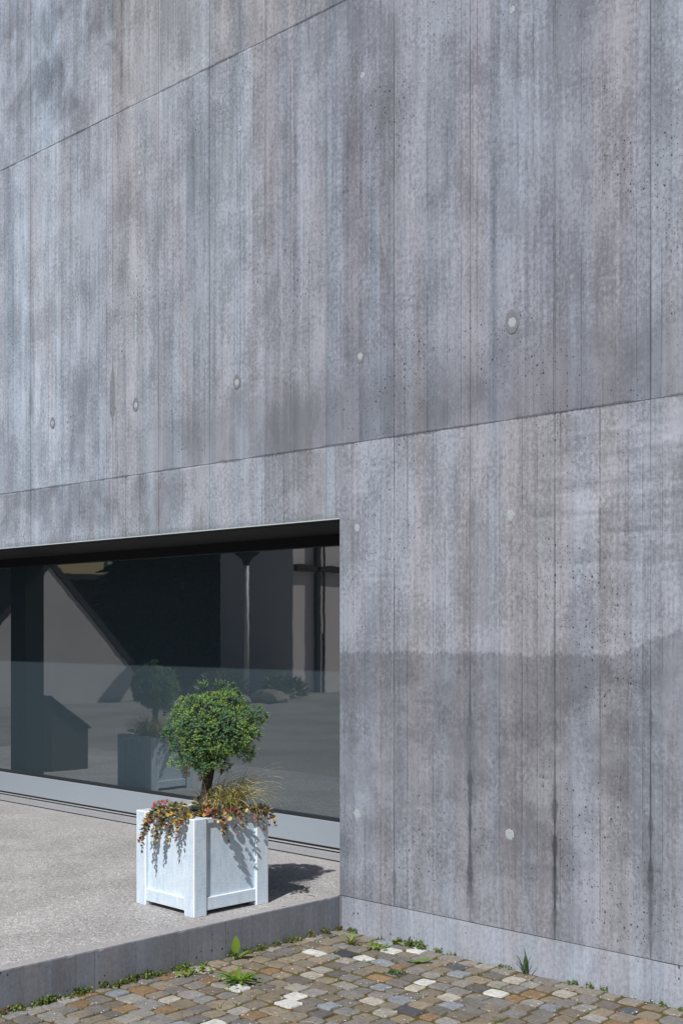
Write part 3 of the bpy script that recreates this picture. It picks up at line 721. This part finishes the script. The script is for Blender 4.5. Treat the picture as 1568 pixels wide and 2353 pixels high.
# ------------------------------------------------------------------ golden sedge
sg = thing('golden_sedge', PC + Vector((.0, 0, PH - .01)), 'golden green tuft of arching sedge grass behind the juniper trunk', 'grass')
bl = Acc()
for i in range(420):
    b = cam3(.075 + rnd.uniform(-.065, .13), rnd.uniform(-.06, .14), 0)
    az = rnd.uniform(-2.0, 2.0) if rnd.random() < .8 else rnd.uniform(0, 6.28); ct = math.cos(az); L = rnd.uniform(.20, .40) * (1.0 if ct > 0 else .7)
    hd = cam3(math.cos(az), math.sin(az) * .8, 0); up0 = rnd.uniform(.9, 1.45); drop = rnd.uniform(1.1, 2.3); wd = rnd.uniform(.0016, .0026); p = b.copy(); pts = []
    n = 9
    for k in range(n + 1):
        t = k / n; e = up0 - drop * t; pts.append(p.copy()); p = p + (hd * math.cos(e) + Vector((0, 0, math.sin(e)))) * L / n
    sd = Vector((-hd.y, hd.x, 0)).normalized() + rv() * .5; sd.normalize(); v, f = [], []
    for k, q in enumerate(pts):
        ww = wd * (1 - (k / n) ** 2 * .85); v += [q - sd * ww, q + sd * ww]
    for k in range(n): f.append((2 * k, 2 * k + 1, 2 * k + 3, 2 * k + 2))
    bl.put(v, f, rnd.choices((0, 1, 2), (5, 3, 3))[0])
bl.build('blades', M_SEDGE, sg)

# ------------------------------------------------------------------ stonecrop with round leaves, spilling over the rim
def disc_leaf(seed):
    q = random.Random(seed); v = [(0, 0, 0)]; f = []; n = 9
    for ring, (rr, z) in enumerate(((.55, .05), (1.0, .22 + q.uniform(-.1, .12)))):
        for k in range(n):
            t = 2 * math.pi * k / n; v.append((.82 + rr * math.cos(t) * 1.0, rr * math.sin(t) * .86, z * rr * (1 if k % 2 else .85)))
    v[0] = (.82, 0, 0)
    for k in range(n):
        k2 = (k + 1) % n; f.append((0, 1 + k, 1 + k2)); f.append((1 + k, 1 + n + k, 1 + n + k2, 1 + k2))
    me = bpy.data.meshes.new('leaf'); me.from_pydata([Vector(p) * .0165 for p in v], [], f); me.materials.append(M_SED)
    me.polygons.foreach_set('use_smooth', np.ones(len(f), dtype=bool)); return me
DL = [disc_leaf(s) for s in range(5)]
SC = [((.17, .20, .14), 34), ((.20, .21, .13), 16), ((.50, .34, .075), 17), ((.62, .50, .20), 10), ((.23, .095, .07), 14), ((.44, .05, .075), 6), ((.30, .19, .10), 10)]
def pick(w=None): 
    c = rnd.choices([q[0] for q in SC], w or [q[1] for q in SC])[0]; j = rnd.uniform(.75, 1.2); return tuple(x * j for x in c)
def sed_leaf(par, p, d, sc, col):
    d = d.normalized(); o = link('leaf', rnd.choice(DL), par)
    up = Vector((0, 0, 1)) + rv() * .5; y = up.cross(d).normalized(); z = d.cross(y)
    m = Matrix((d, y, z)).transposed().to_4x4(); m.translation = p; o.matrix_basis = m @ Matrix.Diagonal((sc, sc, sc, 1)); o.color = (*col, 1)
def spill(par, stems, start, out, L, droop, weights=None, red=0.0):
    """a stem leaving the soil along `out`, arching over the rim and hanging"""
    p = start.copy(); n = max(6, int(L / .0125)); pts = []; d = (out + Vector((0, 0, .35))).normalized()
    for k in range(n + 1):
        pts.append(p.copy()); p = p + d * (L / n); d = (d + Vector((0, 0, -droop / n)) + rv() * .10); d.normalize()
    v, f = tube(pts, [.0019 * (1 - .5 * k / n) for k in range(n + 1)], 5); stems.put(v, f)
    for k in range(1, n + 1):
        dd = (pts[k] - pts[k - 1]).normalized(); a = dd.orthogonal().normalized(); b = dd.cross(a); t = k / n
        if k % 1 == 0:
            for s in (-1, 1):
                if rnd.random() < .16: continue
                q = (a if k % 2 else b) * s; sed_leaf(par, pts[k], q + dd * .45 + rv() * .25, rnd.uniform(.62, 1.05) * (1 - .45 * t * t), pick(weights))
    sed_leaf(par, pts[-1], (pts[-1] - pts[-2]) + rv() * .004, .55, pick(weights))
def loc(x, y, z=0.0): return Vector((x, y, z))
rim = .006
st1 = thing('spilling_stonecrop', PC + Vector((0, 0, PH)), 'yellow and grey round leaved stonecrop hanging over the left planter face', 'plant', 'trailing stonecrop in the planter', PA)
s1 = Acc(); WL = [34, 18, 24, 15, 10, 5, 10]
for i in range(14):
    x = -.11 + .32 * i / 13 + rnd.uniform(-.012, .012)
    spill(st1, s1, loc(x, -hs + .05 + rnd.uniform(-.01, .02), rim), Vector((rnd.uniform(-.35, .15), -1, rnd.uniform(0, .3))), rnd.uniform(.16, .27) * (1.1 if i < 9 else .85), rnd.uniform(2.4, 3.3), WL)
s1.build('stems', M_STEM, st1)
st2 = thing('spilling_stonecrop', PC + Vector((0, 0, PH)), 'red and brown tipped stonecrop hanging over the right planter face below the sedge', 'plant', 'trailing stonecrop in the planter', PA)
s2 = Acc(); WR = [30, 12, 15, 8, 20, 9, 14]
for i in range(13):
    y = -.15 + .37 * i / 12 + rnd.uniform(-.012, .012)
    spill(st2, s2, loc(hs - .05 + rnd.uniform(-.02, .01), y, rim), Vector((1, rnd.uniform(-.3, .3), rnd.uniform(0, .3))), rnd.uniform(.13, .22), rnd.uniform(1.7, 2.8), WR)
s2.build('stems', M_STEM, st2)
st3 = thing('mounded_stonecrop', PC + Vector((0, 0, PH)), 'low mound of grey green and yellow stonecrop rosettes around the juniper trunk', 'plant', rz=PA)
s3 = Acc()
for i in range(34):
    x, y = rnd.uniform(-.18, .20), rnd.uniform(-.22, .15)
    if x * x + y * y < .004: x += .08
    a = rnd.uniform(0, 6.28); spill(st3, s3, loc(x, y, -.005), Vector((math.cos(a), math.sin(a), 1.0)), rnd.uniform(.05, .09), 1.6, [40, 18, 22, 12, 6, 8, 6])
s3.build('stems', M_STEM, st3)
# rosette right behind the front corner
ro = thing('grey_rosette', PC + Vector((.15, -.17, PH + .03)), 'large grey green stonecrop rosette at the front corner of the planter', 'plant', rz=PA)
for k in range(26):
    a = k * 2.4; e = 1.3 - k * .045; sed_leaf(ro, Vector((0, 0, 0)), Vector((math.cos(a) * math.cos(e), math.sin(a) * math.cos(e), math.sin(e))), .9 + .02 * k, tuple(c * rnd.uniform(.85, 1.15) for c in (.16, .19, .14)))
ck = thing('pink_flower_cushion', PC + Vector((-.15, -.13, PH)), 'small cushion of fine green leaves with magenta flowers at the left rim', 'flower', rz=PA)
cu = Acc()
for _ in range(500):
    o = rv(); o.z = abs(o.z); p = Vector((o.x * .07, o.y * .05, o.z * .04)); q = p + (o + rv() * .4).normalized() * .018; w_ = rv() * .0011; cu.put([p - w_, p + w_, q], [(0, 1, 2)])
cu.build('foliage', needle('fine_green_leaf', (.10, .20, .04)), ck)
fm = []
M_PINK = simple('magenta_petal', (.52, .012, .07), .5, trans=.2)
v, f = [(0, 0, 0)], []
for k in range(10):
    t = 2 * math.pi * k / 10; r = 1.0 if k % 2 == 0 else .5; v.append((r * math.cos(t), r * math.sin(t), .25 * r))
f = [(0, 1 + k, 1 + (k + 1) % 10) for k in range(10)]
me = bpy.data.meshes.new('flower'); me.from_pydata([Vector(q) * .0105 for q in v], [], f); me.materials.append(M_PINK)
for (x, y, z) in ((-.05, -.035, .03), (-.03, -.05, .02), (.0, -.02, .045), (.02, -.045, .035), (.04, -.03, .04), (-.07, -.03, .005), (-.06, 0, .035), (.05, -.05, .02), (.015, .0, .05), (-.02, -.055, .03)):
    o = link('flower', me, ck); o.location = (x, y, z); o.rotation_euler = (rnd.uniform(.2, 1.0), rnd.uniform(-.4, .4), rnd.uniform(0, 3))
# twigs and leaf crumbs lying on the terrace
for x, y, a, L, lab in ((-.115, -.14, .4, .05, 'tiny dry leaf lying in the sun right of the planter shadow'), (-.02, -.42, 1.1, .025, 'tiny dry crumb on the terrace edge by the planter foot')):
    v, f = leaf_bm(L, L * .2, n=4); o = mesh('dry_leaf', v, f, M_TWIG); o.location = (x, y, ZT + .003); o.rotation_euler = (0, 0, a); tag(o, lab, 'leaf')
for x, y, a, L, lab in ((1.02, -1.27, .3, .07, 'thin pale dry twig lying right of the middle of the cobbles'), (.62, -1.38, 2.2, .09, 'forked pale dry twig lying on the cobbles at the bottom')):
    ac = Acc(); v, f = tube([(0, 0, 0), (L * .5, .006, .003), (L, 0, 0)], .0012, 5); ac.put(v, f); v, f = tube([(L * .4, .004, .002), (L * .6, .03, .002)], .0009, 5); ac.put(v, f)
    o = ac.build('dry_twig', M_TWIG); o.location = (x, y, .008); o.rotation_euler = (0, 0, a); tag(o, lab, 'twig')

# ------------------------------------------------------------------ across the yard (seen mirrored in the glass)
M_BEIGE = simple('pale_render', (.86, .79, .78), .9, sc=.8, amt=.08)
M_DARKW = simple('dark_timber', (.035, .03, .028), .8, sc=2, amt=.3)
M_ROOF = simple('dark_roof', (.045, .042, .042), .8, sc=2, amt=.2)
M_GREYW = simple('grey_render', (.60, .585, .59), .9, sc=.7, amt=.2)
M_CREAM = simple('cream_render', (.72, .60, .33), .9, sc=.8, amt=.06)
M_PANE = simple('far_window_glass', (.45, .52, .55), .2, spec=.6)
M_POLE = simple('galvanised_pole', (.85, .86, .88), .5, .0, .5)
h1 = thing('beige_house', (-19.3, -16.55, 0), 'pale rendered house across the yard seen mirrored in the window', 'house')
box('wall', (-3.0, 0, -16, 0, -.05, 6.5), M_BEIGE, h1)
box('canopy', (.003, .14, -15, -.02, 3.25, 3.42), M_DARKW, h1)
box('post', (.02, .14, -.92, -.78, -.05, 6.4), M_DARKW, h1)
v, f = tube([(.06, -1.12, -.05), (.06, -1.12, 6.4)], .03, 8); mesh('downpipe', v, f, M_DARKW, h1)
v, f = tube([(.10, -1.02, -.05), (.10, -1.02, 1.6)], .018, 8); mesh('railing', v, f, M_DARKW, h1)
box('roof', (-3.4, .5, -16.4, .4, 6.5, 6.75), M_ROOF, h1)
h2 = thing('grey_gable_house', (-19.6, -9.2, 0), 'grey gabled outbuilding with a steep roof seen mirrored in the left glass', 'house')
pts = [(-3.0, 0), (3.0, 0), (0, 3.13)]
v = [(0, y, z - .05) for y, z in pts] + [(-5, y, z - .05) for y, z in pts]
mesh('wall', v, [(0, 1, 2), (5, 4, 3), (0, 3, 4, 1), (1, 4, 5, 2), (2, 5, 3, 0)], M_GREYW, h2)
for s in (-1, 1):
    a = math.atan2(3.13, 3.0); nx = Vector((0, s * math.sin(a), math.cos(a))) * .16; p0 = Vector((.03, s * 3.1, -.16)); p1 = Vector((.03, 0, 3.08)); q = Vector((-5.1, 0, 0))
    vv = [p0, p1, p1 + q, p0 + q]; vv = [x + nx * .1 for x in vv] + [x + nx for x in vv]
    mesh('roof', vv, [(3, 2, 1, 0), (4, 5, 6, 7), (0, 1, 5, 4), (1, 2, 6, 5), (2, 3, 7, 6), (3, 0, 4, 7)], M_ROOF, h2)
h3 = thing('cream_house', (-33.3, -21.0, 0), 'cream house over a dark ground floor glimpsed mirrored at the top of the glass', 'house')
box('wall', (-7, 0, 0, 8, 3.66, 8), M_CREAM, h3); box('ground_floor', (-6.98, -.02, .02, 7.98, -.05, 3.66), M_DARKW, h3)
box('window', (.003, .06, .15, .62, 3.95, 5.2), M_PANE, h3); box('roof', (-7.4, .5, -.4, 8.4, 8, 8.2), M_ROOF, h3)
ba = thing('dark_barn', (-30, -14.5, 0), 'dark timber barn standing behind the gabled house across the yard', 'barn')
box('wall', (-4, 0, -6, 7, -.05, 3.3), M_DARKW, ba)
for y in range(-6, 7): box('board', (.002, .03, y + .02, y + .97, .0, 3.25), M_DARKW, ba)
box('roof', (-4.4, .5, -6.4, 7.4, 3.3, 3.5), M_ROOF, ba)
M_FIR = [simple('fir_dark', (.006, .010, .007), 1, spec=0), simple('fir_green', (.010, .017, .010), 1, spec=0)]
def tree(name, x, y, H, Rr, label, n, group=None, low=.6, cone=True):
    t = thing(name, (x, y, 0), label, 'tree', group); v, f = tube([(0, 0, -.1), (0, 0, H * .5), (0, 0, H * .93)], [.16, .1, .03], 7); mesh('trunk', v, f, M_BARK, t); a = Acc()
    for _ in range(n):
        z = rnd.random() ** (1.4 if cone else 1); rr = Rr * ((1 - z) ** .8 + .04 if cone else math.sin(math.pi * (z * .85 + .12))) * math.sqrt(rnd.uniform(.25, 1)); th = rnd.uniform(0, 6.28)
        p = Vector((rr * math.cos(th), rr * math.sin(th), low + z * (H - low))); d_ = (Vector((math.cos(th), math.sin(th), -.25)) + rv() * .5) * rnd.uniform(.25, .5); s = d_.cross(rv()).normalized() * .14
        a.put([p - d_ * .3, p + s, p + d_, p - s], [(0, 1, 2, 3)], rnd.choice((0, 1)))
    a.build('crown', M_FIR, t)
for i, (x, y, H, lab) in enumerate(((-26.9, -17.4, 9.0, 'dark fir furthest from the beige house'), (-25.7, -17.6, 10.5, 'dark fir in the middle of the row, tallest of the three'), (-25.0, -18.6, 8.0, 'dark fir beside the beige house'))):
    tree('fir_tree', x, y, H, 1.5, lab, 4200, 'firs across the yard', .1)
v, f = [], []
for i in range(13):
    for j in range(5): v.append((-42 - j * 9, -62 + i * 3.2 + (0 if i < 12 else 0), -1 + j * 3.4 + (rnd.uniform(-.8, .8) if j else 0)))
for i in range(12):
    for j in range(4): a = i * 5 + j; f.append((a, a + 1, a + 6, a + 5))
tag(mesh('added_dark_hill', v, f, M_FIR[0]), kind='structure')  # unseen dark slope added behind the firs to close bright sky gaps
M_SHR = [needle('shrub_a', (.10, .13, .06)), needle('shrub_b', (.16, .16, .07))]
for i, (x, y, s, lab) in enumerate(((-17.8, -12.7, .75, 'low olive shrub in front of the firs, beside pale rocks'), (-17.6, -14.6, .6, 'low olive shrub near the lamp post foot'))):
    t = thing('shrub', (x, y, 0), lab, 'shrub', 'shrubs across the yard'); a = Acc()
    for _ in range(700):
        o = rv(); o.z = abs(o.z); p = Vector((o.x * s, o.y * s, o.z * s * .9)) * rnd.uniform(.6, 1); d_ = (o + rv() * .5) * .12; w_ = rv() * .035; a.put([p, p + w_, p + d_, p - w_], [(0, 1, 2, 3)], rnd.choice((0, 1)))
    a.build('foliage', M_SHR, t)
M_ROCK = simple('garden_rock', (.26, .23, .20), .9, sc=3, amt=.3)
for i, (x, y, s, lab) in enumerate(((-16.6, -12.1, .4, 'pale garden rock left of the olive shrub'), (-16.5, -13.1, .5, 'larger pale garden rock in front of the olive shrub'))):
    bm = bmesh.new(); bmesh.ops.create_icosphere(bm, subdivisions=2, radius=s)
    for q in bm.verts: q.co += rv() * s * .1; q.co.z *= .5
    me = bpy.data.meshes.new('rock'); bm.to_mesh(me); bm.free(); me.materials.append(M_ROCK); o = link('rock', me); o.location = (x, y, .02); tag(o, lab, 'rock', 'rocks across the yard')
lp = thing('lamp_post', (-18.3, -14.0, 0), 'slim pale lamp post with a cone shade in front of the dark firs', 'lamp')
v, f = tube([(0, 0, -.05), (0, 0, 3.3)], .06, 12); mesh('pole', v, f, M_POLE, lp, smooth=True)
v, f = tube([(0, 0, 3.25), (0, 0, 3.37), (0, 0, 3.6)], [.07, .09, .34], 14); mesh('lamp_shade', v, f, M_DARKW, lp)
bn = thing('slanted_box', (-6.2, -.86, ZT), 'dark box with a slanted lid at the far end of the terrace', 'box')  # dark upright block with a slanted top
pts = [(.22, 0), (-.22, 0), (-.22, .42), (.22, .75)]
v = [(0, y, z) for y, z in pts] + [(-.2, y, z) for y, z in pts]
mesh('body', v, [(0, 1, 2, 3), (7, 6, 5, 4), (0, 4, 5, 1), (1, 5, 6, 2), (3, 7, 4, 0)], M_DARKW, bn)
mesh('lid', [(.03, -.24, .42), (.03, .24, .765), (-.21, .24, .765), (-.21, -.24, .42), (.03, -.24, .435), (.03, .24, .78), (-.21, .24, .78), (-.21, -.24, .435)], [(0, 1, 2, 3), (4, 7, 6, 5), (0, 4, 5, 1), (1, 5, 6, 2), (2, 6, 7, 3), (3, 7, 4, 0)], M_ROOF, bn)

# ------------------------------------------------------------------ second planter further along the terrace, only its mirror image is in view
kids = {}
for o in list(C.objects):
    if o.parent: kids.setdefault(o.parent.name, []).append(o)
def copy_tree(o, par=None):
    c = o.copy(); C.objects.link(c)
    if par: c.parent = par
    for k in kids.get(o.name, []): copy_tree(k, c)
    return c
SHIFT = Vector((-4.06, .02, 0))
for src, lab in ((pl, 'second whitewashed planter at the far end of the terrace, seen mirrored in the glass'), (ju, 'juniper standard of the far planter, seen mirrored in the glass'),
                 (sg, 'sedge tuft in the far planter, seen mirrored in the glass'), (st2, 'stonecrop spilling from the far planter, seen mirrored in the glass'), (st3, 'stonecrop mound in the far planter, seen mirrored in the glass')):
    c = copy_tree(src); c.location = src.location + SHIFT; c['label'] = lab
